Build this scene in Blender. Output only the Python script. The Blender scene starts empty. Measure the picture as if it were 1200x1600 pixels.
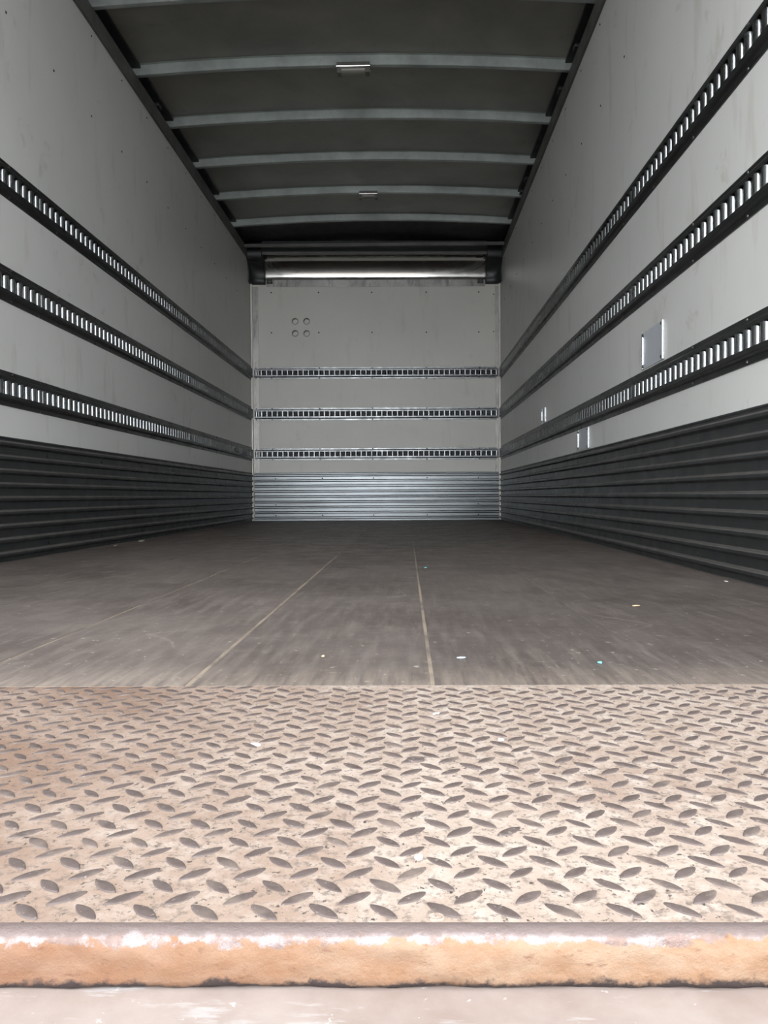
import bpy, bmesh, math, random
from mathutils import Vector, Matrix, noise

scene = bpy.context.scene
C = scene.collection
random.seed(4)

# ------------------------------------------------------------------ camera
W, D = 2.42, 7.489            # inside width and length of the cargo box (x across, y into the box, z up)
CX, CH = 1.499, 0.2401        # camera position across and above the floor
YAW, PITCH, ROLL = 0.0295, -0.0213, -0.0059
K_SILL, K_BACK, K_BOW = 0.0194, 0.040, 0.018   # the sill, front bulkhead and bows are not quite square to the walls

cy, sy, cp, sp, cr, sr = (math.cos(YAW), math.sin(YAW), math.cos(PITCH), math.sin(PITCH), math.cos(ROLL), math.sin(ROLL))
fw = Vector((-sy * cp, cy * cp, sp)); rt = Vector((cy, sy, 0)); up = rt.cross(fw)
rt, up = cr * rt + sr * up, -sr * rt + cr * up
cam_data = bpy.data.cameras.new('camera'); cam = bpy.data.objects.new('camera', cam_data); C.objects.link(cam)
cam_data.sensor_fit = 'VERTICAL'; cam_data.sensor_height = 36.0; cam_data.lens = 27.0
cam_data.clip_start = 0.02
m3 = Matrix((rt, up, -fw)).transposed().to_4x4(); m3.translation = Vector((CX, 0, CH)); cam.matrix_world = m3
scene.camera = cam

# ------------------------------------------------------------------ light: overcast daylight through the open end
world = bpy.data.worlds.new('overcast_sky'); scene.world = world; world.use_nodes = True
bg = world.node_tree.nodes['Background']
bg.inputs['Color'].default_value = (0.93, 0.96, 1.0, 1); bg.inputs['Strength'].default_value = 1.0
vs = scene.view_settings
vs.view_transform = 'Standard'; vs.look = 'None'; vs.gamma = 1.0; vs.use_curve_mapping = False
vs.exposure = 2.90
try:
    scene.cycles.max_bounces = 16; scene.cycles.diffuse_bounces = 10; scene.cycles.glossy_bounces = 8
    scene.cycles.use_denoising = True
except Exception:
    pass

# ------------------------------------------------------------------ material helpers
def new_mat(name):
    m = bpy.data.materials.new(name); m.use_nodes = True
    nt = m.node_tree; b = nt.nodes['Principled BSDF']
    return m, nt, b
def N(nt, t, **kw):
    n = nt.nodes.new(t)
    for k, v in kw.items(): setattr(n, k, v)
    return n
def coords(nt, scale=(1, 1, 1), rot=(0, 0, 0)):
    g = N(nt, 'ShaderNodeNewGeometry'); mp = N(nt, 'ShaderNodeMapping')
    mp.inputs['Scale'].default_value = scale; mp.inputs['Rotation'].default_value = rot
    nt.links.new(g.outputs['Position'], mp.inputs['Vector']); return mp.outputs['Vector']
def noise_tex(nt, vec, scale, detail=4, rough=0.6, dist=0.0):
    n = N(nt, 'ShaderNodeTexNoise'); n.inputs['Scale'].default_value = scale; n.inputs['Detail'].default_value = detail
    n.inputs['Roughness'].default_value = rough; n.inputs['Distortion'].default_value = dist
    nt.links.new(vec, n.inputs['Vector']); return n.outputs['Fac']
def ramp(nt, fac, lo, hi, a=0.0, b=1.0):
    r = N(nt, 'ShaderNodeMapRange'); r.inputs['From Min'].default_value = lo; r.inputs['From Max'].default_value = hi
    r.inputs['To Min'].default_value = a; r.inputs['To Max'].default_value = b; r.clamp = True
    nt.links.new(fac, r.inputs['Value']); return r.outputs['Result']
def mixc(nt, fac, a, b, mode='MIX'):
    m = N(nt, 'ShaderNodeMix'); m.data_type = 'RGBA'; m.blend_type = mode
    for sock, v in ((m.inputs['Factor'], fac), (m.inputs['A'], a), (m.inputs['B'], b)):
        if isinstance(v, (int, float)): sock.default_value = v
        elif isinstance(v, tuple): sock.default_value = (*v, 1) if len(v) == 3 else v
        else: nt.links.new(v, sock)
    return m.outputs['Result']
def mul(nt, a, b, op='MULTIPLY'):
    m = N(nt, 'ShaderNodeMath'); m.operation = op
    for s, v in ((m.inputs[0], a), (m.inputs[1], b)):
        if isinstance(v, (int, float)): s.default_value = v
        else: nt.links.new(v, s)
    return m.outputs[0]
def bump(nt, b, h, strength, dist):
    n = N(nt, 'ShaderNodeBump'); n.inputs['Strength'].default_value = strength; n.inputs['Distance'].default_value = dist
    nt.links.new(h, n.inputs['Height']); nt.links.new(n.outputs['Normal'], b.inputs['Normal'])
def setv(b, **kw):
    for k, v in kw.items():
        b.inputs[k.replace('_', ' ')].default_value = (*v, 1) if isinstance(v, tuple) else v

M = {}
# -- off-white ply liner of the walls
def wall_material(name, base, stain_amount):
    m, nt, b = new_mat(name)
    v = coords(nt); vst = coords(nt, (1, 1, 0.22))
    c = mixc(nt, ramp(nt, noise_tex(nt, v, 1.3, 4), 0.35, 0.7), base, tuple(x * 0.93 for x in base))
    streak = mul(nt, ramp(nt, noise_tex(nt, vst, 9, 5, 0.6), 0.58, 0.76), stain_amount)
    c = mixc(nt, streak, c, (0.36, 0.33, 0.27))
    smudge = mul(nt, ramp(nt, noise_tex(nt, v, 5.2, 6, 0.66, 0.4), 0.61, 0.74), stain_amount * 1.1)
    c = mixc(nt, smudge, c, (0.30, 0.25, 0.19))
    fleck = mul(nt, ramp(nt, noise_tex(nt, v, 48, 3, 0.5), 0.74, 0.80), 0.35)
    c = mixc(nt, fleck, c, (0.22, 0.21, 0.19))
    nt.links.new(c, b.inputs['Base Color'])
    setv(b, Roughness=0.42, Specular_IOR_Level=0.42)
    bump(nt, b, noise_tex(nt, v, 2.2, 3), 0.05, 0.03)
    return m
M['liner'] = wall_material('white_ply_liner', (0.610, 0.612, 0.588), 0.45)
M['back_liner'] = wall_material('lightened_ply_bulkhead', (0.70, 0.685, 0.63), 0.2)  # same liner as the side walls, colour lifted to brighten the back wall

def metal(name, base, rough, metallic=1.0, streak=(1, 1, 1), var=0.35, bmp=0.02, dirt=None, dirt_amt=0.0, rv=1.0):
    m, nt, b = new_mat(name)
    v = coords(nt); vs_ = coords(nt, streak)
    c = mixc(nt, ramp(nt, noise_tex(nt, v, 5, 5), 0.3, 0.7), base, tuple(x * (1 - var) for x in base))
    if dirt:
        c = mixc(nt, mul(nt, ramp(nt, noise_tex(nt, vs_, 11, 6, 0.65), 0.5, 0.68), dirt_amt), c, dirt)
    nt.links.new(c, b.inputs['Base Color'])
    nt.links.new(ramp(nt, noise_tex(nt, v, 14, 4), 0.3, 0.7, rough - 0.07*rv, rough + 0.1*rv), b.inputs['Roughness'])
    setv(b, Metallic=metallic)
    bump(nt, b, noise_tex(nt, v, 30, 3), bmp, 0.01)
    return m
M['rail_side'] = metal('shaded_rail_steel', (0.085, 0.089, 0.088), 0.400, 0.900, var=0.150)  # one rail steel, darkened here for the shaded side walls
M['rail_end'] = metal('lit_rail_steel', (0.19, 0.197, 0.20), 0.30, 1.0, var=0.2, dirt=(0.08, 0.075, 0.07), dirt_amt=0.3)  # same rail steel, lightened to paint in daylight on the back wall
M['slot_bar_end'] = metal('dimmed_slot_steel', (0.22, 0.23, 0.235), 0.26, 1.0, var=0.15)  # darker copy of the slot steel, dimming its reflection on the back rails
M['slot_bar'] = metal('worn_slot_steel', (0.38, 0.40, 0.41), 0.22, 1.0, var=0.12)
M['rail_back'] = metal('dark_rail_backing', (0.05, 0.05, 0.05), 0.6, 0.0)
M['kick'] = metal('shaded_kick_steel', (0.070, 0.075, 0.077), 0.42, 0.55, var=0.15, dirt=(0.070, 0.062, 0.054), dirt_amt=0.4)  # same steel as the back kick panel, darkened for the shaded sides
M['kick_back'] = metal('lit_galvanised_kick', (0.20, 0.215, 0.222), 0.30, 1.0, streak=(0.12, 1, 5), var=0.08, bmp=0.0, rv=0.2, dirt=(0.06, 0.06, 0.06), dirt_amt=0.6)  # lit copy of the kick steel, for the panel facing the opening
M['screw'] = metal('dark_screw', (0.06, 0.06, 0.06), 0.45, 0.6)
M['screw_light'] = metal('zinc_screw', (0.22, 0.22, 0.22), 0.35, 1.0)
M['bow'] = metal('primed_roof_bow', (0.43, 0.475, 0.455), 0.42, 0.5, dirt=(0.22, 0.22, 0.20), dirt_amt=0.3)
M['top_rail'] = metal('dull_top_rail', (0.15, 0.15, 0.14), 0.55, 0.4)
M['polished'] = metal('polished_aluminium', (0.55, 0.54, 0.515), 0.09, 1.0, var=0.12, bmp=0.0)
M['strip'] = metal('worn_aluminium_strip', (0.50, 0.485, 0.46), 0.40, 0.55, streak=(2.2, 1, 0.5), dirt=(0.10, 0.10, 0.10), dirt_amt=0.6)
M['strip_bright'] = metal('pale_corner_bead', (0.90, 0.86, 0.78), 0.40, 0.1, var=0.1)
M['black'] = metal('black_plastic', (0.020, 0.022, 0.023), 0.42, 0.0)
M['patch'] = metal('pale_patch_sheet', (0.50, 0.53, 0.57), 0.42, 0.2, var=0.05, bmp=0.0)
M['patch_edge'] = metal('bright_patch_edge', (0.62, 0.63, 0.64), 0.25, 0.6, var=0.05)

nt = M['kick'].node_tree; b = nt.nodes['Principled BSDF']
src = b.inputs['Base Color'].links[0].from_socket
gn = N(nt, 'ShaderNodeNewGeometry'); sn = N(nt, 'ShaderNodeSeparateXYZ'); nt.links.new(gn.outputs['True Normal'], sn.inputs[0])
dust = ramp(nt, sn.outputs['Z'], 0.30, 0.55)  # dust on upward rib slopes, also painting in the ridge highlights
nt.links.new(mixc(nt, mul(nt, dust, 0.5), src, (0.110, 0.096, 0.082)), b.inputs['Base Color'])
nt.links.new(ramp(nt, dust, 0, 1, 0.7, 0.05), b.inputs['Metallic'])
# -- roof sheet
m, nt, b = new_mat('dull_roof_sheet'); v = coords(nt)
c = mixc(nt, ramp(nt, noise_tex(nt, v, 2.2, 5, 0.6, 0.5), 0.35, 0.68), (0.140, 0.138, 0.123), (0.205, 0.197, 0.172))
c = mixc(nt, mul(nt, ramp(nt, noise_tex(nt, v, 7, 5), 0.64, 0.76), 0.6), c, (0.08, 0.08, 0.07))
nt.links.new(c, b.inputs['Base Color']); setv(b, Roughness=0.34, Specular_IOR_Level=0.6); bump(nt, b, noise_tex(nt, v, 3, 3), 0.10, 0.05)
M['roof'] = m
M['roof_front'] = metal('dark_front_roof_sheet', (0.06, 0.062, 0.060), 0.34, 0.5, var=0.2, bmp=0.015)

# -- floor boards
m, nt, b = new_mat('worn_wood_floor')
v = coords(nt); vy = coords(nt, (9, 0.9, 9)); vx = coords(nt, (2.0, 12, 2.0), (0, 0, 0.5)); vx2 = coords(nt, (14, 2.0, 2.0), (0, 0, 0.5))
oi = N(nt, 'ShaderNodeObjectInfo')
base = mixc(nt, ramp(nt, noise_tex(nt, v, 3.2, 6, 0.62), 0.32, 0.68), (0.074, 0.059, 0.052), (0.122, 0.102, 0.091))
base = mixc(nt, ramp(nt, noise_tex(nt, vy, 6, 5, 0.65), 0.45, 0.72), base, (0.148, 0.125, 0.109))
base = mixc(nt, mul(nt, ramp(nt, noise_tex(nt, v, 1.1, 3), 0.45, 0.7), 0.5), base, (0.053, 0.041, 0.037))
scr = mul(nt, ramp(nt, noise_tex(nt, vx, 16, 4, 0.65, 0.3), 0.62, 0.70), 0.6)
base = mixc(nt, scr, base, (0.26, 0.225, 0.185))
scr2 = mul(nt, ramp(nt, noise_tex(nt, vx2, 12, 4, 0.65, 0.3), 0.63, 0.71), 0.6)
base = mixc(nt, scr2, base, (0.25, 0.22, 0.18))
fl = ramp(nt, noise_tex(nt, v, 60, 3, 0.6), 0.665, 0.70)
base = mixc(nt, mul(nt, fl, 0.7), base, (0.36, 0.32, 0.26))
for sc_, msk in ((2.3, 5.0), (3.6, 3.1)):
    rid = mul(nt, mul(nt, noise_tex(nt, v, sc_, 1, 0.4, 0.6), 0.5, 'SUBTRACT'), 0.0, 'ADD')
    ab = N(nt, 'ShaderNodeMath'); ab.operation = 'ABSOLUTE'; nt.links.new(rid, ab.inputs[0])
    line = mul(nt, ramp(nt, ab.outputs[0], 0.0012, 0.0032, 1.0, 0.0), ramp(nt, noise_tex(nt, v, msk, 4), 0.48, 0.60))
    base = mixc(nt, mul(nt, line, 0.28), base, (0.25, 0.22, 0.185))
# pale dust trodden in at the sill end of the boards
sepn = N(nt, 'ShaderNodeSeparateXYZ'); g2 = N(nt, 'ShaderNodeNewGeometry'); nt.links.new(g2.outputs['Position'], sepn.inputs[0])
edge = mul(nt, ramp(nt, sepn.outputs['Y'], 0.97, 1.09, 1.0, 0.0), ramp(nt, noise_tex(nt, vy, 9, 4), 0.35, 0.62))
base = mixc(nt, mul(nt, edge, 0.55), base, (0.27, 0.222, 0.178))
hs = N(nt, 'ShaderNodeHueSaturation'); nt.links.new(base, hs.inputs['Color'])
nt.links.new(ramp(nt, oi.outputs['Random'], 0, 1, 0.90, 1.10), hs.inputs['Value'])
nt.links.new(hs.outputs['Color'], b.inputs['Base Color'])
nt.links.new(ramp(nt, noise_tex(nt, v, 9, 4), 0.3, 0.7, 0.45, 0.7), b.inputs['Roughness'])
setv(b, Specular_IOR_Level=0.35); bump(nt, b, noise_tex(nt, vy, 14, 5), 0.25, 0.002)
M['floor'] = m
m, nt, b = new_mat('dust_in_board_joints'); v = coords(nt)
c = mixc(nt, ramp(nt, noise_tex(nt, coords(nt, (1, 1, 1)), 7, 5), 0.42, 0.66), (0.215, 0.172, 0.128), (0.090, 0.073, 0.062))
nt.links.new(c, b.inputs['Base Color']); setv(b, Roughness=0.9); M['joint'] = m
m, nt, b = new_mat('dark_joint'); setv(b, Base_Color=(0.085, 0.070, 0.060), Roughness=0.9); M['joint_dark'] = m

# -- tread plate: trodden dust over rusty steel
m, nt, b = new_mat('dusty_tread_plate'); v = coords(nt)
c = mixc(nt, ramp(nt, noise_tex(nt, v, 5, 5, 0.6), 0.35, 0.68), (0.304, 0.245, 0.201), (0.242, 0.180, 0.141))
c = mixc(nt, mul(nt, ramp(nt, noise_tex(nt, v, 34, 6, 0.75), 0.46, 0.62), 0.7), c, (0.365, 0.317, 0.273))
sepn = N(nt, 'ShaderNodeSeparateXYZ'); g2 = N(nt, 'ShaderNodeNewGeometry'); nt.links.new(g2.outputs['Position'], sepn.inputs[0])
rusty = mul(nt, ramp(nt, sepn.outputs['X'], 1.08, 1.52, 0.95, 0.0), ramp(nt, noise_tex(nt, v, 8, 4), 0.3, 0.62, 0.35, 1.0))  # rust and dirt toward the left, with the dimmer light there painted in
c = mixc(nt, rusty, c, (0.142, 0.082, 0.053))
c = mixc(nt, mul(nt, ramp(nt, noise_tex(nt, v, 130, 6, 0.78), 0.52, 0.60), 0.7), c, (0.110, 0.086, 0.072))
c = mixc(nt, ramp(nt, noise_tex(nt, v, 170, 5, 0.7), 0.605, 0.64), c, (0.045, 0.036, 0.032))
nt.links.new(c, b.inputs['Base Color']); setv(b, Roughness=0.72, Specular_IOR_Level=0.3)
bump(nt, b, noise_tex(nt, v, 190, 6, 0.7), 0.55, 0.0012); M['plate'] = m
m, nt, b = new_mat('worn_tread_bar'); v = coords(nt)
c = mixc(nt, ramp(nt, noise_tex(nt, v, 60, 5, 0.7), 0.35, 0.65), (0.064, 0.047, 0.041), (0.098, 0.075, 0.068))
c = mixc(nt, ramp(nt, noise_tex(nt, v, 260, 3, 0.6), 0.62, 0.72), c, (0.187, 0.162, 0.145))
c = mixc(nt, mul(nt, ramp(nt, noise_tex(nt, v, 22, 4), 0.52, 0.68), 0.6), c, (0.178, 0.140, 0.115))
nt.links.new(c, b.inputs['Base Color']); setv(b, Roughness=0.62, Metallic=0.1)
bump(nt, b, noise_tex(nt, v, 240, 5, 0.7), 0.4, 0.0008); M['bar'] = m
m, nt, b = new_mat('rusty_sill_nose'); v = coords(nt); vl = coords(nt, (1, 1, 2.2))
sepn = N(nt, 'ShaderNodeSeparateXYZ'); g2 = N(nt, 'ShaderNodeNewGeometry'); nt.links.new(g2.outputs['Position'], sepn.inputs[0])
rust = mixc(nt, ramp(nt, noise_tex(nt, vl, 26, 6, 0.65), 0.35, 0.66), (0.198, 0.106, 0.055), (0.248, 0.170, 0.115))
rust = mixc(nt, ramp(nt, noise_tex(nt, vl, 70, 5, 0.7), 0.58, 0.72), rust, (0.106, 0.051, 0.029))
zz = mul(nt, sepn.outputs['Z'], mul(nt, mul(nt, noise_tex(nt, v, 34, 5, 0.7), 0.5, 'SUBTRACT'), 0.030), 'ADD')
chip = ramp(nt, zz, -0.0285, -0.0250, 1.0, 0.0)
rust = mixc(nt, ramp(nt, sepn.outputs['X'], 1.25, 1.56, 0.65, 0.0), rust, (0.143, 0.061, 0.031))
rust = mixc(nt, chip, rust, (0.030, 0.019, 0.017))
worn = ramp(nt, mul(nt, sepn.outputs['Z'], mul(nt, mul(nt, noise_tex(nt, v, 60, 5, 0.7), 0.5, 'SUBTRACT'), 0.024), 'ADD'), -0.0056, -0.0038)
topz = ramp(nt, mul(nt, sepn.outputs['Z'], mul(nt, mul(nt, noise_tex(nt, v, 48, 5, 0.7), 0.5, 'SUBTRACT'), 0.006), 'ADD'), -0.0022, -0.0006)
bare = mixc(nt, topz, mixc(nt, mul(nt, ramp(nt, noise_tex(nt, v, 70, 5, 0.7), 0.44, 0.56), 0.75), (0.24, 0.205, 0.20), (0.15, 0.095, 0.075)), (0.128, 0.098, 0.090))
col = mixc(nt, worn, rust, bare); worn = mul(nt, worn, ramp(nt, topz, 0, 1, 1.0, 0.35))
nt.links.new(col, b.inputs['Base Color']); nt.links.new(mul(nt, worn, 0.5), b.inputs['Metallic'])
nt.links.new(mixc(nt, worn, (0.85,)*3, mixc(nt, ramp(nt, noise_tex(nt, v, 55, 4), 0.4, 0.6), (0.24,)*3, (0.60,)*3)), b.inputs['Roughness'])
bump(nt, b, noise_tex(nt, v, 110, 6, 0.72), 0.8, 0.0022); M['nose'] = m
m, nt, b = new_mat('scuffed_platform_steel'); v = coords(nt); vsx = coords(nt, (3, 14, 3), (0, 0, 0.6))
c = mixc(nt, ramp(nt, noise_tex(nt, v, 16, 6, 0.65), 0.35, 0.68), (0.200, 0.157, 0.136), (0.255, 0.217, 0.196))
c = mixc(nt, ramp(nt, noise_tex(nt, vsx, 7, 5, 0.65), 0.58, 0.68), c, (0.285, 0.262, 0.25))
c = mixc(nt, ramp(nt, noise_tex(nt, v, 110, 4), 0.68, 0.72), c, (0.34, 0.32, 0.30))
nt.links.new(c, b.inputs['Base Color']); setv(b, Roughness=0.6, Metallic=0.1); bump(nt, b, noise_tex(nt, v, 90, 5), 0.3, 0.001); M['platform'] = m
m, nt, b = new_mat('asphalt'); v = coords(nt)
nt.links.new(mixc(nt, noise_tex(nt, v, 30, 5), (0.16, 0.155, 0.15), (0.24, 0.235, 0.225)), b.inputs['Base Color']); setv(b, Roughness=0.9); M['asphalt'] = m
def plain(name, col, rough=0.5, **kw):
    m, nt, b = new_mat(name); v = coords(nt)
    nt.links.new(mixc(nt, noise_tex(nt, v, 160, 3), col, tuple(x * 0.8 for x in col)), b.inputs['Base Color']); setv(b, Roughness=rough, **kw); return m
M['lens'] = plain('yellowed_lens', (0.16, 0.157, 0.128), 0.3)
M['vent_back'] = plain('pale_vent_board', (0.78, 0.76, 0.70), 0.7)
M['white'] = plain('white_flake', (0.85, 0.84, 0.80), 0.6)
M['ice_blue'] = plain('pale_blue_flake', (0.52, 0.66, 0.75), 0.5)
M['turquoise'] = plain('turquoise_flake', (0.18, 0.62, 0.68), 0.5)
M['tan'] = plain('tan_splinter', (0.58, 0.45, 0.29), 0.7)
M['crumb'] = plain('pale_crumb', (0.27, 0.245, 0.21), 0.85)

# ------------------------------------------------------------------ mesh helpers
class MB:
    def __init__(s): s.v = []; s.f = []; s.sm = []
    def quad(s, a, b, c, d, smooth=False):
        i = len(s.v); s.v += [tuple(a), tuple(b), tuple(c), tuple(d)]; s.f.append((i, i+1, i+2, i+3)); s.sm.append(smooth)
    def poly(s, pts):
        i = len(s.v); s.v += [tuple(p) for p in pts]; s.f.append(tuple(range(i, i+len(pts)))); s.sm.append(False)
    def box(s, x0, x1, y0, y1, z0, z1):
        i = len(s.v)
        s.v += [(x0,y0,z0),(x1,y0,z0),(x1,y1,z0),(x0,y1,z0),(x0,y0,z1),(x1,y0,z1),(x1,y1,z1),(x0,y1,z1)]
        for f in ((0,3,2,1),(4,5,6,7),(0,1,5,4),(1,2,6,5),(2,3,7,6),(3,0,4,7)): s.f.append(tuple(i+k for k in f)); s.sm.append(False)
    def grid(s, rows, smooth=True, close=False):
        i = len(s.v); n = len(rows[0])
        for r in rows: s.v += [tuple(p) for p in r]
        for a in range(len(rows)-1):
            for k in range(n-1 if not close else n):
                k2 = (k+1) % n
                s.f.append((i+a*n+k, i+a*n+k2, i+(a+1)*n+k2, i+(a+1)*n+k)); s.sm.append(smooth)
    def tube(s, p0, p1, r, n=10, caps=True):
        p0, p1 = Vector(p0), Vector(p1); d = (p1-p0).normalized()
        u = d.orthogonal().normalized(); w = d.cross(u)
        ring = [(math.cos(2*math.pi*k/n), math.sin(2*math.pi*k/n)) for k in range(n)]
        r0 = [p0 + r*(a*u+b_*w) for a, b_ in ring]; r1 = [p1 + r*(a*u+b_*w) for a, b_ in ring]
        s.grid([r0, r1], True, True)
        if caps: s.poly(r0[::-1]); s.poly(r1)
    def xf(s, fn): s.v = [tuple(fn(*p)) for p in s.v]; return s
    def mesh(s, name, mat, off=(0,0,0), normals=True, bevel=0.0, weld=True):
        me = bpy.data.meshes.new(name)
        ox, oy, oz = off
        me.from_pydata([(x-ox, y-oy, z-oz) for x, y, z in s.v], [], s.f)
        me.polygons.foreach_set('use_smooth', s.sm)
        bm = bmesh.new(); bm.from_mesh(me)
        if weld: bmesh.ops.remove_doubles(bm, verts=bm.verts, dist=1e-5)
        if bevel:
            bmesh.ops.bevel(bm, geom=[e for e in bm.edges if len(e.link_faces) == 2 and e.calc_face_angle(0) > 0.5], offset=bevel, segments=2, affect='EDGES', profile=0.6)
        if normals: bmesh.ops.recalc_face_normals(bm, faces=bm.faces)
        bm.to_mesh(me); bm.free()
        me.materials.append(mat); me.update()
        return me
def link(name, me, parent=None, loc=(0,0,0)):
    o = bpy.data.objects.new(name, me); C.objects.link(o); o.location = loc
    if parent: o.parent = parent
    return o
def tag(o, label=None, cat=None, group=None, kind=None):
    if label: o['label'] = label
    if cat: o['category'] = cat
    if group: o['group'] = group
    if kind: o['kind'] = kind
    return o
def thing(name, loc, label, cat, group=None, kind=None):
    o = link(name, None, None, loc); o.empty_display_size = 0.1
    return tag(o, label, cat, group, kind)
def part(name, mb, mat, parent, label=None, bevel=0.0, kind=None, normals=True, weld=True):
    off = (0,0,0); p = parent
    while p is not None: off = tuple(a+b_ for a, b_ in zip(off, p.location)); p = p.parent
    o = link(name, mb.mesh(name, M[mat], off, normals, bevel, weld), parent)
    return tag(o, label, kind=kind)
def solo(name, mb, mat, loc, label=None, cat=None, group=None, kind=None, bevel=0.0):
    o = link(name, mb.mesh(name, M[mat], loc, True, bevel), None, loc)
    return tag(o, label, cat, group, kind)
def inst(name, me, parent, wloc, rot=(0,0,0), scale=(1,1,1)):
    off = Vector((0,0,0)); p = parent
    while p is not None: off += p.location; p = p.parent
    o = link(name, me, parent, Vector(wloc) - off); o.rotation_euler = rot; o.scale = scale
    return o
def back_y(x): return D + K_BACK * (x - W/2)
def sill_y(x, y): return y + K_SILL * (x - CX)
shear_back = lambda x, y, z: (x, y + K_BACK * (x - W/2), z)
shear_sill = lambda x, y, z: (x, y + K_SILL * (x - CX), z)
shear_bow = lambda x, y, z: (x, y + K_BOW * (x - W/2), z)

def dome_mesh(name, r, h, mat, axis):
    mb = MB(); n = 8; rows = []
    for a in (0.0, 0.45, 0.8):
        rr = r*math.cos(a*math.pi/2); hh = h*math.sin(a*math.pi/2)
        rows.append([(rr*math.cos(2*math.pi*k/n), rr*math.sin(2*math.pi*k/n), hh) for k in range(n)])
    mb.grid(rows, True, True); mb.poly(rows[-1])
    if axis == '+x': mb.xf(lambda x, y, z: (z, x, y))
    if axis == '-x': mb.xf(lambda x, y, z: (-z, y, x))
    if axis == '-y': mb.xf(lambda x, y, z: (x, -z, y))
    return mb.mesh(name, M[mat])
DOME = {(mt, ax): dome_mesh('screw_'+mt, 0.0065, 0.0035, mt, ax) for mt in ('screw', 'screw_light') for ax in ('+x', '-x', '-y', '+z')}

# ------------------------------------------------------------------ the setting
Y0 = 0.43                      # open end of the box
WT = 2.492                     # top of the wall liners
RAILTOP = 2.585
def roof_z(x): return 2.648 + 0.043 * (1 - ((x - W/2)/(W/2))**2)

mb = MB(); mb.box(-14, 16, -18, 26, -1.12, -1.07)
solo('ground', mb, 'asphalt', (1.2, 0, -1.07), kind='structure')

RIVY = [3.282 + 0.3925*k for k in range(-6, 11)]
for side, xo, x1, ax in (('left', -0.06, 0.0, '+x'), ('right', W+0.06, W, '-x')):
    mb = MB(); mb.box(min(xo, x1), max(xo, x1), Y0, D+0.10, -0.04, WT)
    sgn = 1 if side == 'left' else -1
    a, b_ = xo, xo + sgn*0.018
    w = solo('wall_'+side, mb, 'liner', (x1, Y0, 0), kind='structure')
    for yy in RIVY:
        inst('rivet', DOME[('screw', ax)], w, (x1, yy, 2.068 + random.uniform(-.004, .004)), scale=(1, .9, .9))
        inst('rivet', DOME[('screw', ax)], w, (x1, yy + 0.012, 2.447 + random.uniform(-.004, .004)), scale=(1, .8, .8))

# floor boards
FL = solo('floor', MB(), 'floor', (0, 0, 0), kind='structure') if False else thing('floor', (0, 1.0, 0), None, None, None, 'structure')
YP = 0.9684
joints = [0.0, 0.281, 0.5935, 0.906, 1.2185, 1.531, 1.8435, 2.156, W]
gap = {0.281: 0.0015, 0.5935: 0.0015, 0.906: 0.0042, 1.2185: 0.0066, 1.531: 0.0058, 1.8435: 0.0018, 2.156: 0.0012}
for i in range(len(joints)-1):
    x0 = joints[i] + gap.get(joints[i], 0)/2; x1 = joints[i+1] - gap.get(joints[i+1], 0)/2
    mb = MB(); mb.box(x0, x1, YP+0.0010, D+0.10, -0.030, -0.0004)
    mb.xf(lambda x, y, z: (x, sill_y(x, y) if y < 2 else y, z))
    part('floor_board', mb, 'floor', FL, bevel=0.0005)
for j in joints[1:-1]:
    mb = MB(); g_ = gap[j]/2 + 0.002; y0 = sill_y(j, YP) + 0.003
    mb.box(j-gap[j]/2, j+gap[j]/2, y0, D, -0.02, -0.0007)
    part('joint_filler', mb, 'joint' if gap[j] > 0.002 else 'joint_dark', FL)
mb = MB(); mb.box(-0.06, W+0.06, 0.46, D+0.10, -0.10, -0.0305); part('sub_floor', mb, 'joint_dark', FL)

# ceiling: roof sheet in bays between the bows
BOWS = [3.727 + 0.602*k for k in range(-5, 6)]
CE = thing('ceiling', (W/2, 4.0, 2.65), None, None, None, 'structure')
edges = [Y0] + BOWS + [D + 0.10]
for a, b_ in zip(edges[:-1], edges[1:]):
    rows = []
    nx, ny = 30, 8
    for r in range(ny+1):
        y = a + (b_-a)*r/ny; row = []
        for k in range(nx+1):
            x = -0.06 + (W+0.12)*k/nx
            t = math.sin(math.pi*r/ny)
            sag = t*(0.010*noise.noise(Vector((x*2.1, y*2.6, 3.1))) - 0.004)
            row.append(shear_bow(x, y, roof_z(x) + sag))
        rows.append(row)
    mb = MB(); mb.grid(rows, True)
    mb.grid([[(x, y, z+0.012) for x, y, z in r] for r in rows][::-1], True)
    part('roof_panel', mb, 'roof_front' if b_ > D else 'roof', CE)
for y in BOWS:
    rows = []; n = 28
    for k in range(n+1):
        x = -0.035 + (W+0.07)*k/n; zt = roof_z(x) - 0.003; zb = zt - 0.052
        rows.append([shear_bow(x, y-0.035, zt), shear_bow(x, y-0.016, zt), shear_bow(x, y-0.014, zb+0.003), shear_bow(x, y-0.011, zb),
                     shear_bow(x, y+0.015, zb), shear_bow(x, y+0.018, zb+0.003), shear_bow(x, y+0.019, zt), shear_bow(x, y+0.036, zt)])
    mb = MB(); mb.grid(rows, False); part('roof_bow', mb, 'bow', CE, normals=False)

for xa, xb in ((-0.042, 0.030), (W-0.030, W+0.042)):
    mb = MB(); mb.box(xa, xb, Y0, D, 2.630, 2.643); part('gap_shade_strip', mb, 'black', CE)  # black strip added to paint the shadow in the rail-to-roof gap

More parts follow.
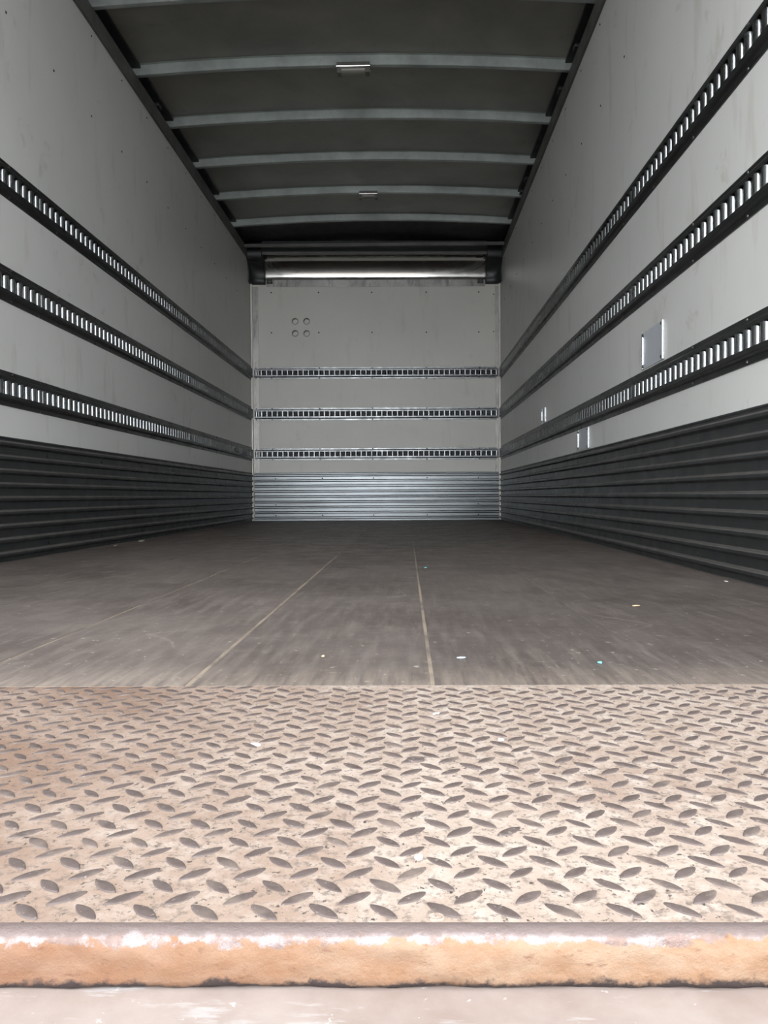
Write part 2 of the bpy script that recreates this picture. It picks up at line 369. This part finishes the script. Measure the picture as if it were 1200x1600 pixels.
# side top rails
for n_, x0, x1, side in ((1, -0.042, 0.010, 'left'), (2, W-0.010, W+0.042, 'right')):
    mb = MB(); mb.box(x0, x1, Y0, D-0.02, WT, RAILTOP)
    xi = x1 if n_ == 1 else x0; s_ = 1 if n_ == 1 else -1
    t = solo('trim_%d' % n_, mb, 'top_rail', (xi, Y0, WT), kind='structure', bevel=0.004)
    xo = -0.06 if n_ == 1 else W+0.06
    mb = MB(); mb.box(min(xo, xo+s_*0.018), max(xo, xo+s_*0.018), Y0, D+0.10, WT, 2.72); part('outer_rail', mb, 'black', t)  # outer skin coloured black to deepen the shade in the roof gap
    mb = MB(); mb.box(min(xi, xi+s_*0.006), max(xi, xi+s_*0.006), Y0, D-0.02, WT-0.004, WT+0.012); part('lip', mb, 'top_rail', t)
    for yy in ([4.63] if n_ == 1 else [4.12, 4.55, 5.80, 6.05]):
        mb = MB(); mb.box(xi-0.020, xi+0.020, yy-0.03, yy+0.03, RAILTOP-0.004, RAILTOP+0.014); part('clip', mb, 'black', t, bevel=0.004)

# front bulkhead: three liner sheets with the four vent holes cut through the first one
WB = thing('wall_back', (W/2, D, 0), None, None, None, 'structure')
VH = [(0.427, 1.936), (0.538, 1.936), (0.427, 1.819), (0.538, 1.819)]
HR = 0.027
def sheet(x0, x1, z0, z1, holes):
    """flat sheet with round holes: cells around each hole are fanned to the circle"""
    mb = MB(); xs = sorted({x0, x1} | {h[0]-0.05 for h in holes} | {h[0]+0.05 for h in holes})
    zs = sorted({z0, z1} | {h[1]-0.055 for h in holes} | {h[1]+0.055 for h in holes})
    for i in range(len(xs)-1):
        for j in range(len(zs)-1):
            cxm, czm = (xs[i]+xs[i+1])/2, (zs[j]+zs[j+1])/2
            hole = next((h for h in holes if abs(h[0]-cxm) < 0.01 and abs(h[1]-czm) < 0.01), None)
            if hole is None:
                mb.quad((xs[i], D, zs[j]), (xs[i+1], D, zs[j]), (xs[i+1], D, zs[j+1]), (xs[i], D, zs[j+1]))
            else:
                n = 32; hx, hz = hole; circ = []; sq = []
                for k in range(n):
                    a = 2*math.pi*k/n; c_, s_ = math.cos(a), math.sin(a); circ.append((hx+HR*c_, D, hz+HR*s_))
                    dx = (xs[i+1]-hx) if c_ > 0 else (hx-xs[i]); dz = (zs[j+1]-hz) if s_ > 0 else (hz-zs[j])
                    t = min(dx/abs(c_) if abs(c_) > 1e-6 else 9, dz/abs(s_) if abs(s_) > 1e-6 else 9)
                    sq.append((hx+t*c_, D, hz+t*s_))
                for k in range(n):
                    k2 = (k+1) % n; mb.quad(circ[k], sq[k], sq[k2], circ[k2])
                    a_, b_ = circ[k], circ[k2]; mb.quad(a_, b_, (b_[0], D+0.035, b_[2]), (a_[0], D+0.035, a_[2]))
                for cxx in (xs[i], xs[i+1]):
                    for czz in (zs[j], zs[j+1]):
                        nb = sorted(sq, key=lambda p: (p[0]-cxx)**2+(p[2]-czz)**2)[:2]
                        if not any(abs(p[0]-cxx) < 1e-6 and abs(p[2]-czz) < 1e-6 for p in nb): mb.poly([nb[0], (cxx, D, czz), nb[1]])
    return mb.xf(shear_back)
for x0, x1, hs_ in ((-0.02, 1.190, VH), (1.192, 1.704, []), (1.706, W+0.02, [])):
    part('liner_sheet', sheet(x0, x1, -0.03, 2.74, hs_), 'back_liner', WB)
mb = MB(); mb.box(-0.06, W+0.06, D+0.036, D+0.07, -0.03, 2.74); mb.xf(shear_back); part('bulkhead_board', mb, 'vent_back', WB)
for (x, z) in VH:
    mb = MB(); n = 28; rows = []
    for rr, yy in ((HR+0.0045, -0.0005), (HR+0.004, -0.0025), (HR+0.0005, -0.002), (HR-0.0005, 0.012)):
        rows.append([(x+rr*math.cos(2*math.pi*k/n), D+yy, z+rr*math.sin(2*math.pi*k/n)) for k in range(n)])
    mb.grid(rows, True, True); mb.xf(shear_back); part('vent_ring', mb, 'top_rail', WB)
for x in (0.198, 0.656, 1.171, 1.699, 2.21):
    for z in (2.213, 1.826):
        inst('rivet', DOME[('screw', '-y')], WB, (x, back_y(x), z), scale=(1.15, 1, 1.15))
for z in (2.19, 1.83): inst('rivet', DOME[('screw', '-y')], WB, (2.355, back_y(2.355), z))

# corner strips, beads and the header strip on the bulkhead
for n_, x0, x1 in ((3, 0.006, 0.072), (4, 2.368, 2.414)):
    mb = MB(); mb.box(x0, x1, D-0.004, D, 0.466, 2.27); mb.xf(shear_back); solo('trim_%d' % n_, mb, 'strip', (x0, D, 0.46), kind='structure')
for n_, x0, s_ in ((5, 0.004, 1), (6, W-0.004, -1)):
    mb = MB(); rows = []
    for k in range(40):
        z = 0.002 + (2.29-0.002)*k/39; w_ = 0.015 + 0.003*noise.noise(Vector((z*5, n_, 0)))
        rows.append([(x0 - s_*0.004 + s_*0.004, D-0.034, z), (x0+s_*w_*0.6, D-0.036, z), (x0+s_*w_, D-0.028, z), (x0+s_*w_, D-0.004, z)])
    mb.grid(rows, True); mb.xf(shear_back); solo('trim_%d' % n_, mb, 'strip_bright', (x0, D, 0), kind='structure')
mb = MB(); mb.box(0.15, 2.27, D-0.006, D, 2.268, 2.338); mb.xf(shear_back); solo('trim_7', mb, 'strip', (W/2, D, 2.268), kind='structure')

# ------------------------------------------------------------------ curved polished panel and its black corner caps above the bulkhead
R = 0.185; ZC = 2.338
CP = thing('curved_panel', (W/2, D, ZC), 'polished curved metal panel running across above the back wall', 'metal panel')
rows = []
for k in range(21):
    a = math.pi/2*k/20; rows.append([(x, D-R-0.006+R*math.cos(a), ZC+R*math.sin(a)) for x in (0.150, 0.8, 1.5, 2.270)])
mb = MB(); mb.grid(rows, True); mb.grid([[(x, y+0.004, z+0.004) for x, y, z in r] for r in rows], True); mb.xf(shear_back); part('curved_sheet', mb, 'polished', CP)
mb = MB(); mb.box(0.150, 2.270, D-R-0.012, D-R+0.002, ZC+R-0.006, ZC+R+0.020); mb.xf(shear_back); part('top_flange', mb, 'top_rail', CP, 'grey flange along the top of the curve')
mb = MB(); mb.box(0.150, 2.270, D-R-0.004, D-R+0.012, ZC+R+0.020, 2.645); mb.xf(shear_back); part('gap_shade_board', mb, 'black', CP)  # black board added as the darkness between flange and roof
mb = MB(); mb.box(0.150, 2.270, D-0.010, D-0.0005, ZC-0.006, ZC+0.008); mb.xf(shear_back); part('bottom_bead', mb, 'polished', CP)
for x in (0.186, 2.226):
    mb = MB(); mb.box(x-0.030, x+0.030, D-0.020, D-0.006, 2.292, 2.338); mb.xf(shear_back)
    bk = part('clamp_bracket', mb, 'top_rail', CP, bevel=0.003)
    for dx in (-0.017, 0.017):
        for dz in (-0.012, 0.012): inst('bolt', DOME[('screw', '-y')], bk, (x+dx, back_y(x+dx)-0.020, 2.315+dz), scale=(1.2, 1.6, 1.2))
for nm, xa, xb in (('left', 0.0, 0.148), ('right', W, W-0.148)):
    rows = []
    for k in range(13):
        t = k/12; x = xa + (xb-xa)*t
        fr = 0.075*(1-math.sqrt(max(0, 1-(1-t)**2.2)))
        prof = [(x, D, 2.288), (x, D-0.035-fr, 2.285), (x, D-0.048-fr, 2.296), (x, D-0.046-fr, 2.33)]
        for q in range(1, 9):
            a = math.pi/2*q/8; rr = R-0.045
            prof.append((x, D-R+rr*math.cos(a)-fr*math.cos(a), ZC+rr*math.sin(a)))
        prof += [(x, D-R-0.02, ZC+rr+0.02), (x, D-R-0.02, 2.63), (x, D, 2.63)]
        rows.append(prof)
    mb = MB(); mb.grid(rows, True); mb.poly(rows[0]); mb.poly(rows[-1]); mb.xf(shear_back)
    solo('corner_cap', mb, 'black', (xa, D, 2.285), 'black moulded cap in the upper %s corner of the back wall' % nm, 'corner cap', 'black corner caps')
mb = MB(); mb.box(0.0, W, 7.13, 7.15, 2.545, 2.572); mb.xf(shear_bow); solo('trim_8', mb, 'top_rail', (W/2, 7.14, 2.545), kind='structure')

# ------------------------------------------------------------------ corrugated kick panels
RID = [0.029 + 0.0515*i for i in range(9)]
def kick(name_side, mapf, s0, s1, cut, mat, label):
    T = thing('corrugated_kick_panel', mapf((s0+s1)/2, 0, 0), label, 'kick panel', 'corrugated kick panels')
    for a, b_ in ((s0, cut), (cut, s1)) if cut else ((s0, s1),):
        near = cut is not None and a == s0
        for i, zc in enumerate(RID):
            z0, z1 = zc-0.02575, zc+0.02575
            if i == 0: z0 = 0.0015
            prof = [(0.004, z0), (0.004, zc-0.0125), (0.0055, zc-0.0105), (0.0150, zc-0.0060), (0.0165, zc-0.004), (0.0165, zc+0.004), (0.0150, zc+0.0060), (0.0055, zc+0.0105), (0.004, zc+0.0125), (0.004, z1)]
            if i == 8: prof = prof[:-1] + [(0.004, z1-0.008), (0.007, z1-0.004), (0.006, z1+0.001), (0.0006, z1+0.002)]
            n = 24; rows = []
            e = 0.0012 if near else 0.0
            for k in range(n+1):
                s = a + (b_+(0.04 if near else 0)-a)*k/n
                wob = 0.0012*noise.noise(Vector((s*3, zc*40, 1.0 if near else 5.0)))
                rows.append([mapf(s, nn + e + (wob if nn > 0.001 else 0), z) for nn, z in prof])
            mb = MB(); mb.grid(rows, False)
            o = part('corrugated_slat', mb, mat, T, normals=False)
    return T
mapL = lambda s, n, z: (n, s, z)
mapR = lambda s, n, z: (W-n, s, z)
mapB = lambda s, n, z: (s, back_y(s)-n, z)
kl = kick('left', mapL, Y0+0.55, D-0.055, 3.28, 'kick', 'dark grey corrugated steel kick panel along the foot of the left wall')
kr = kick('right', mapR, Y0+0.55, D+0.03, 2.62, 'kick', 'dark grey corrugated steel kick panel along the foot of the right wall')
kb = kick('back', mapB, 0.02, W-0.012, None, 'kick_back', 'bright corrugated steel kick panel across the foot of the back wall')
for x in (0.225, 0.68, 1.177, 1.70, 2.20):
    for z in (0.412, 0.155 if x in (0.225, 2.20) else None, 0.052):
        if z: inst('rivet', DOME[('screw', '-y')], kb, mapB(x, 0.004, z), scale=(1.1, 1, 1.1))
for k in range(12):
    yy = 1.30 + 0.57*k
    for z in (0.412, 0.052):
        inst('rivet', DOME[('screw_light', '-x')], kr, mapR(min(yy+0.10*0, D-0.1), 0.004, z))
        inst('rivet', DOME[('screw', '+x')], kl, mapL(yy+0.15, 0.004, z))

# ------------------------------------------------------------------ slotted cargo rails
PITCH_S = 0.0508
def cargo_rail(mapf, s0, s1, z0, h, label, group, ax, bolts, smat, segs, face):
    T = thing('cargo_rail', mapf((s0+s1)/2, 0, z0), label, 'cargo rail', group)
    k_ = h/0.130
    def P(s, n, t): return mapf(s, n, z0 + t*k_)
    mb = MB(); mb.quad(P(s0, .0012, .010), P(s1, .0012, .010), P(s1, .0012, .120), P(s0, .0012, .120)); part('backing', mb, 'rail_back', T, normals=False)
    NW, DP = 0.0170, 0.0115
    lo = [(0.0, 0.0), (0.0035, 0.0008), (0.0035, 0.0165), (0.0050, 0.019), (0.0152, 0.0235), (0.0170, 0.0265), (0.0170, 0.040)]
    hi = [(n, 0.130-t) for n, t in lo][::-1]; hi[0] = (NW, 0.092)
    cuts = [s0 + (s1-s0)*i/segs for i in range(segs+1)]
    # cut on a slot so that a whole number of bars lies in each length
    for a, b_ in zip(cuts[:-1], cuts[1:]):
        a0, b0 = a + 0.0008, b_ - 0.0008
        mb = MB(); barf = []
        mb.grid([[P(a0, n, t) for n, t in lo], [P(b0, n, t) for n, t in lo]], False)
        mb.grid([[P(a0, n, t) for n, t in hi], [P(b0, n, t) for n, t in hi]], False)
        nb = int((b0-a0-0.012)/PITCH_S); st = a0 + ((b0-a0) - nb*PITCH_S)/2
        t0, t1 = 0.040, 0.092
        # plain ends
        sl = 0.0170
        for q in range(nb+1):
            c0 = st + q*PITCH_S - (PITCH_S-sl)/2; c1 = c0 + (PITCH_S-sl)
            if q == 0: c0 = a0
            if q == nb: c1 = b0
            ns = 10; arc = []
            for i in range(ns+1):
                ca = math.pi*i/ns; u = -math.cos(ca)
                s = (c0+c1)/2 + u*(c1-c0)/2
                n = NW - DP*(1-math.sqrt(max(0.0, 1-abs(u)**2)))
                arc.append((s, n))
            nf = len(mb.f)
            mb.grid([[P(s, n, t0+0.004*(1-(n-NW+DP)/DP)) for s, n in arc], [P(s, n, t1-0.004*(1-(n-NW+DP)/DP)) for s, n in arc]], True)
            mb.poly([P(s, n, t0+0.004*(1-(n-NW+DP)/DP)) for s, n in arc] + [P(c1, NW, t0), P(c0, NW, t0)])
            mb.poly([P(s, n, t1-0.004*(1-(n-NW+DP)/DP)) for s, n in arc] + [P(c1, NW, t1), P(c0, NW, t1)])
            barf += range(nf, nf+ns)
        o = part('slotted_channel', mb, face, T, normals=False, weld=False)
        o.data.materials.append(M['slot_bar_end' if face == 'rail_end' else 'slot_bar'])
        for i in barf: o.data.polygons[i].material_index = 1
    for s in bolts:
        for t in (0.0085, 0.1215):
            p = P(s, 0.0035, t); inst('screw', DOME[(smat, ax)], T, p, scale=(1, 1, 1))
    return T
RZ = [(1.3651, 1.499), (0.9745, 1.1081), (0.5843, 0.7156)]
RZB = [(1.378, 1.491), (0.976, 1.0985), (0.589, 0.706)]
nm = ['topmost', 'middle', 'lowest']
for (z0, z1), n_ in zip(RZ, nm):
    sb = [y + 0.0 for y in RIVY if y > 1.1]
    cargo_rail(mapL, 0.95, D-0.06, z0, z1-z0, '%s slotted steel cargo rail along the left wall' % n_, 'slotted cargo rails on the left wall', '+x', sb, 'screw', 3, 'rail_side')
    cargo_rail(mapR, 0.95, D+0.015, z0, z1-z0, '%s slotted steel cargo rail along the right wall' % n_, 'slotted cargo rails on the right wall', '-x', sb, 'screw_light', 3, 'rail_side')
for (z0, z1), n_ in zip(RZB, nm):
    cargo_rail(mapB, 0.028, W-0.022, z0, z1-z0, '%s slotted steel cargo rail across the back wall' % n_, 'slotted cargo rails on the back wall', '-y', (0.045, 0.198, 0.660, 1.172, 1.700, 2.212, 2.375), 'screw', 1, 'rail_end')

# ------------------------------------------------------------------ ceiling lamps hung on two bows
def lamp(x, y, z, w, label):
    T = thing('ceiling_lamp', (x, y, z), label, 'lamp', 'ceiling lamps')
    h = w/2
    mb = MB(); mb.box(x-h, x+h, y-0.030, y+0.03, z-0.014, z-0.004); part('mounting_bar', mb, 'polished', T, bevel=0.003)
    mb = MB(); mb.box(x-h*0.96, x+h*0.96, y-0.026, y+0.03, z-0.004, z+0.012); part('base_plate', mb, 'top_rail', T)
    for s_ in (-1, 1):
        mb = MB(); mb.box(x+s_*h*0.82-0.012, x+s_*h*0.82+0.012, y-0.024, y+0.028, z-0.044, z-0.014); part('end_bracket', mb, 'top_rail', T, bevel=0.003)
    rows = []
    for k in range(9):
        a = math.pi*k/8; rows.append([(xx, y+0.002-0.024*math.cos(a), z-0.014-0.030*math.sin(a)) for xx in (x-h*0.74, x+h*0.74)])
    mb = MB(); mb.grid(rows, True); part('lens', mb, 'lens', T, 'yellowed plastic lens')
    mb = MB(); mb.box(x-h*0.76, x+h*0.76, y-0.029, y-0.024, z-0.022, z-0.015); part('lens_rim', mb, 'polished', T)
lamp(1.215, 4.327, roof_z(1.21)-0.058, 0.192, 'larger-looking nearer ceiling lamp with yellowed lens on a roof bow')
lamp(1.21, 6.128, roof_z(1.21)-0.058, 0.150, 'smaller-looking farther ceiling lamp on a roof bow near the back wall')

# ------------------------------------------------------------------ repair patches on the right wall
def patch(y0, y1, z0, z1, label):
    T = thing('repair_patch', (W, (y0+y1)/2, z0), label, 'repair patch', 'repair patches on the right wall')
    mb = MB(); mb.box(W-0.003, W, y0, y1, z0, z1); part('patch_sheet', mb, 'patch', T)
    for yy in (y0, y1):
        mb = MB(); mb.box(W-0.009, W, yy-0.006, yy+0.006, z0, z1); part('edge_strip', mb, 'patch_edge', T, bevel=0.002)
        for zz in (z0+0.010, z1-0.010): inst('screw', DOME[('screw_light', '-x')], T, (W-0.006, yy + (0.010 if yy == y0 else -0.010), zz), scale=(1.6, 1.2, 1.2))
patch(2.780, 3.012, 0.722, 0.862, 'largest pale metal patch between the two lower rails on the right wall')
patch(5.104, 5.224, 0.722, 0.816, 'smallest far metal patch just above the lowest right rail')
patch(3.899, 4.129, 0.474, 0.580, 'pale metal patch below the lowest right rail, touching the kick panel')

# ------------------------------------------------------------------ tread plate sill
YN = 0.4235
TP = thing('tread_plate_sill', (CX, 0.7, 0), 'rusty dust-covered steel tread plate between wooden floor and open end', 'tread plate')
mb = MB(); mb.box(0.0, W, YN, YP-0.0002, -0.0295, -0.0006); mb.xf(shear_sill); part('plate', mb, 'plate', TP)
# rounded worn nose with rusty face
prof = [(0.4290, -0.0008), (0.4262, 0.0002), (0.4230, 0.0005), (0.4195, 0.0000), (0.4165, -0.0016), (0.4147, -0.0040), (0.4139, -0.0070), (0.4137, -0.0115), (0.4139, -0.0170), (0.4142, -0.0225), (0.4146, -0.0265), (0.4160, -0.0296), (0.43, -0.0296)]
rows = []
xs = [0.0 + 0.02*k for k in range(54)] + [1.08 + 0.0025*k for k in range(320)] + [1.88 + 0.02*k for k in range(28)]
for x in xs:
    r = []
    for i, (y, z) in enumerate(prof):
        amp = 0.0 if i in (0, 12) else (0.0004 if i < 4 else 0.0016)
        d = amp*noise.fractal(Vector((x*38, z*120, y*20)), 0.9, 2.1, 4)
        dz = (0.0016*noise.noise(Vector((x*55, 2.0, 7.7))) if i in (10, 11) else 0.0)
        r.append(shear_sill(x, y - d, z + (d*0.6 if i < 5 else 0) + dz))
    rows.append(r)
mb = MB(); mb.grid(rows, True); part('sill_nose', mb, 'nose', TP, 'rounded rusty orange edge with bare worn top', normals=False)

def bar_verts(ang, L=0.0118, Wd=0.0036, H=0.0010, n=14):
    out = []; ca, sa = math.cos(ang), math.sin(ang)
    def ring(sc, z):
        r = []
        for k in range(n):
            a = 2*math.pi*k/n; x = L*math.cos(a); y = Wd*math.sin(a)*(1-0.45*math.cos(a)**2)
            r.append(((x*ca-y*sa)*sc, (x*sa+y*ca)*sc, z))
        return r
    return [ring(1.0, -0.0008), ring(0.94, H*0.8), ring(0.80, H), ring(0.05, H*1.06)]
BARM = []
for ang in (math.radians(40), math.radians(-40.5)):
    for v_ in range(3):
        mb = MB(); rr = bar_verts(ang + (v_-1)*0.02, 0.0118+0.0004*v_, 0.0040+0.00025*v_); mb.grid(rr, True, True); mb.poly(rr[-1])
        BARM.append((mb.mesh('tread_bar', M['bar']), rr))
bars = []
for jy in range(-14, 10):
    for ix in range(-46, 30):
        for o, (bx, by) in enumerate(((1.5015, 0.6032), (1.5192, 0.5885))):
            x = bx + 0.03462*ix; y = by - 0.02975*jy + 0.024*(x-bx)
            yl = y - K_SILL*(x-CX)
            if x < 0.015 or x > W-0.015 or yl < YN+0.009 or yl > YP-0.009: continue
            bars.append((x, y, o))
def in_view(x, y):
    d = Vector((x, y, 0)) - Vector((CX, 0, CH)); q = d.dot(fw)
    return abs(1200*d.dot(rt)/q) < 612 and abs(1200*d.dot(up)/q) < 812
vis = sorted([b_ for b_ in bars if in_view(b_[0], b_[1])], key=lambda t: (t[0]-CX)**2 + t[1]**2)
near = set(vis[:300]); far = MB()
for (x, y, o) in bars:
    v_ = random.randrange(3); me, rr = BARM[o*3+v_]
    j = (random.gauss(0, .0004), random.gauss(0, .0004)); sc = random.uniform(0.92, 1.06); sz = random.choice((1.0, 1.0, 0.9, 0.75, 0.55))
    if (x, y, o) in near:
        inst('tread_bar', me, TP, (x+j[0], y+j[1], -0.0006), scale=(sc, sc, sz))
    else:
        q = [[(p[0]*sc+x+j[0], p[1]*sc+y+j[1], p[2]*sz-0.0006) for p in r] for r in rr]
        far.grid(q, True, True); far.poly(q[-1])
part('tread_bars_beyond', far, 'bar', TP, kind='stuff')
for (x, y, q_, mt) in ((1.506, 0.694, 1.0, 'bar'), (1.5145, 0.4330, 0.62, 'plate')):
    mb = MB(); n = 24; rows = []
    for rr, z in ((0.0082, -0.0006), (0.0078, 0.0012), (0.0062, 0.0014), (0.0056, 0.0006), (0.0040, 0.0011), (0.0008, 0.0013)):
        rows.append([(x+rr*q_*math.cos(2*math.pi*k/n), y+rr*q_*0.8*math.sin(2*math.pi*k/n), z*q_-0.0002) for k in range(n)])
    mb.grid(rows, True, True); part('round_rivet', mb, mt, TP)

# platform outside, just under the nose
mb = MB(); mb.box(0.0, W, -1.1, 0.470, -0.075, -0.0302); mb.xf(shear_sill)
solo('tail_platform', mb, 'platform', (CX, 0.2, -0.0302), 'pale scuffed steel platform below the rusty sill edge', 'platform', bevel=0.003)

# ------------------------------------------------------------------ crumbs and flakes lying about
def flake(name, x, y, lx, ly, hz, mat, label, cat, rotz=0.0, z0=0.0, n=9, seed=1, group=None):
    rnd = random.Random(seed); ring = []
    for k in range(n):
        a = 2*math.pi*k/n; q = rnd.uniform(0.72, 1.12); ring.append((lx*q*math.cos(a), ly*q*math.sin(a)))
    ca, sa = math.cos(rotz), math.sin(rotz)
    def tr(u, v_, z): return (x+u*ca-v_*sa, y+u*sa+v_*ca, z0+z)
    mb = MB(); rows = [[tr(u*s_, v_*s_, z*hz + (0.15*hz*math.sin(u*900) if z > 0.3 else 0)) for u, v_ in ring] for s_, z in ((0.9, 0.0), (1.0, 0.35), (0.85, 0.8), (0.35, 1.0))]
    mb.grid(rows, True, True); mb.poly(rows[-1]); mb.poly(rows[0][::-1])
    return solo(name, mb, mat, (x, y, z0), label, cat, group)
flake('paint_flake', 1.578, 1.131, .0070, .0048, .0016, 'ice_blue', 'pale blue flake on the floor right of the middle board joint', 'flake', .2, seed=2)
flake('paint_flake', 1.773, 1.097, .0040, .0045, .0024, 'turquoise', 'turquoise flake on the floor close to the tread plate', 'flake', .1, seed=3)
flake('pebble', 1.506, 0.504, .0030, .0026, .0030, 'white', 'small white pebble lying between bars of the tread plate', 'pebble', 0, -0.0006, 14, seed=4)
flake('paint_chip', 1.352, 0.735, .0062, .0032, .0012, 'white', 'white sliver on the tread plate left of centre', 'flake', -.6, -0.0006, seed=5)
flake('paint_chip', 1.531, 0.842, .0060, .0040, .0012, 'white', 'white flake on the tread plate near the wooden floor', 'flake', .3, -0.0006, seed=6)
flake('paint_chip', 1.590, 0.752, .0040, .0035, .0014, 'white', 'small white chip on the tread plate right of centre', 'flake', .8, -0.0006, seed=12)
flake('wood_crumb', 1.373, 1.140, .0030, .0042, .0022, 'tan', 'tan crumb on the floor between the two pale board joints', 'crumb', .4, seed=7)
flake('wood_splinter', 1.99, 1.66, .0120, .0050, .0020, 'tan', 'tan wood splinter on the floor toward the right wall', 'splinter', .2, seed=8)
flake('paint_flake', 1.560, 2.550, .0065, .0080, .0020, 'turquoise', 'distant turquoise speck on the floor beside the middle joint', 'flake', 0, seed=9)
flake('debris_scrap', 0.070, 4.10, .014, .050, .009, 'crumb', 'pale scrap swept against the left kick panel', 'debris', .1, seed=10)
flake('debris_scrap', 0.060, 3.75, .009, .030, .005, 'crumb', 'smaller pale scrap by the left kick panel, nearer the opening', 'debris', 0, seed=11)
flake('paper_scrap', 2.370, 2.12, .0045, .010, .002, 'white', 'tiny white scrap on the floor against the right kick panel', 'scrap', 0, seed=13)
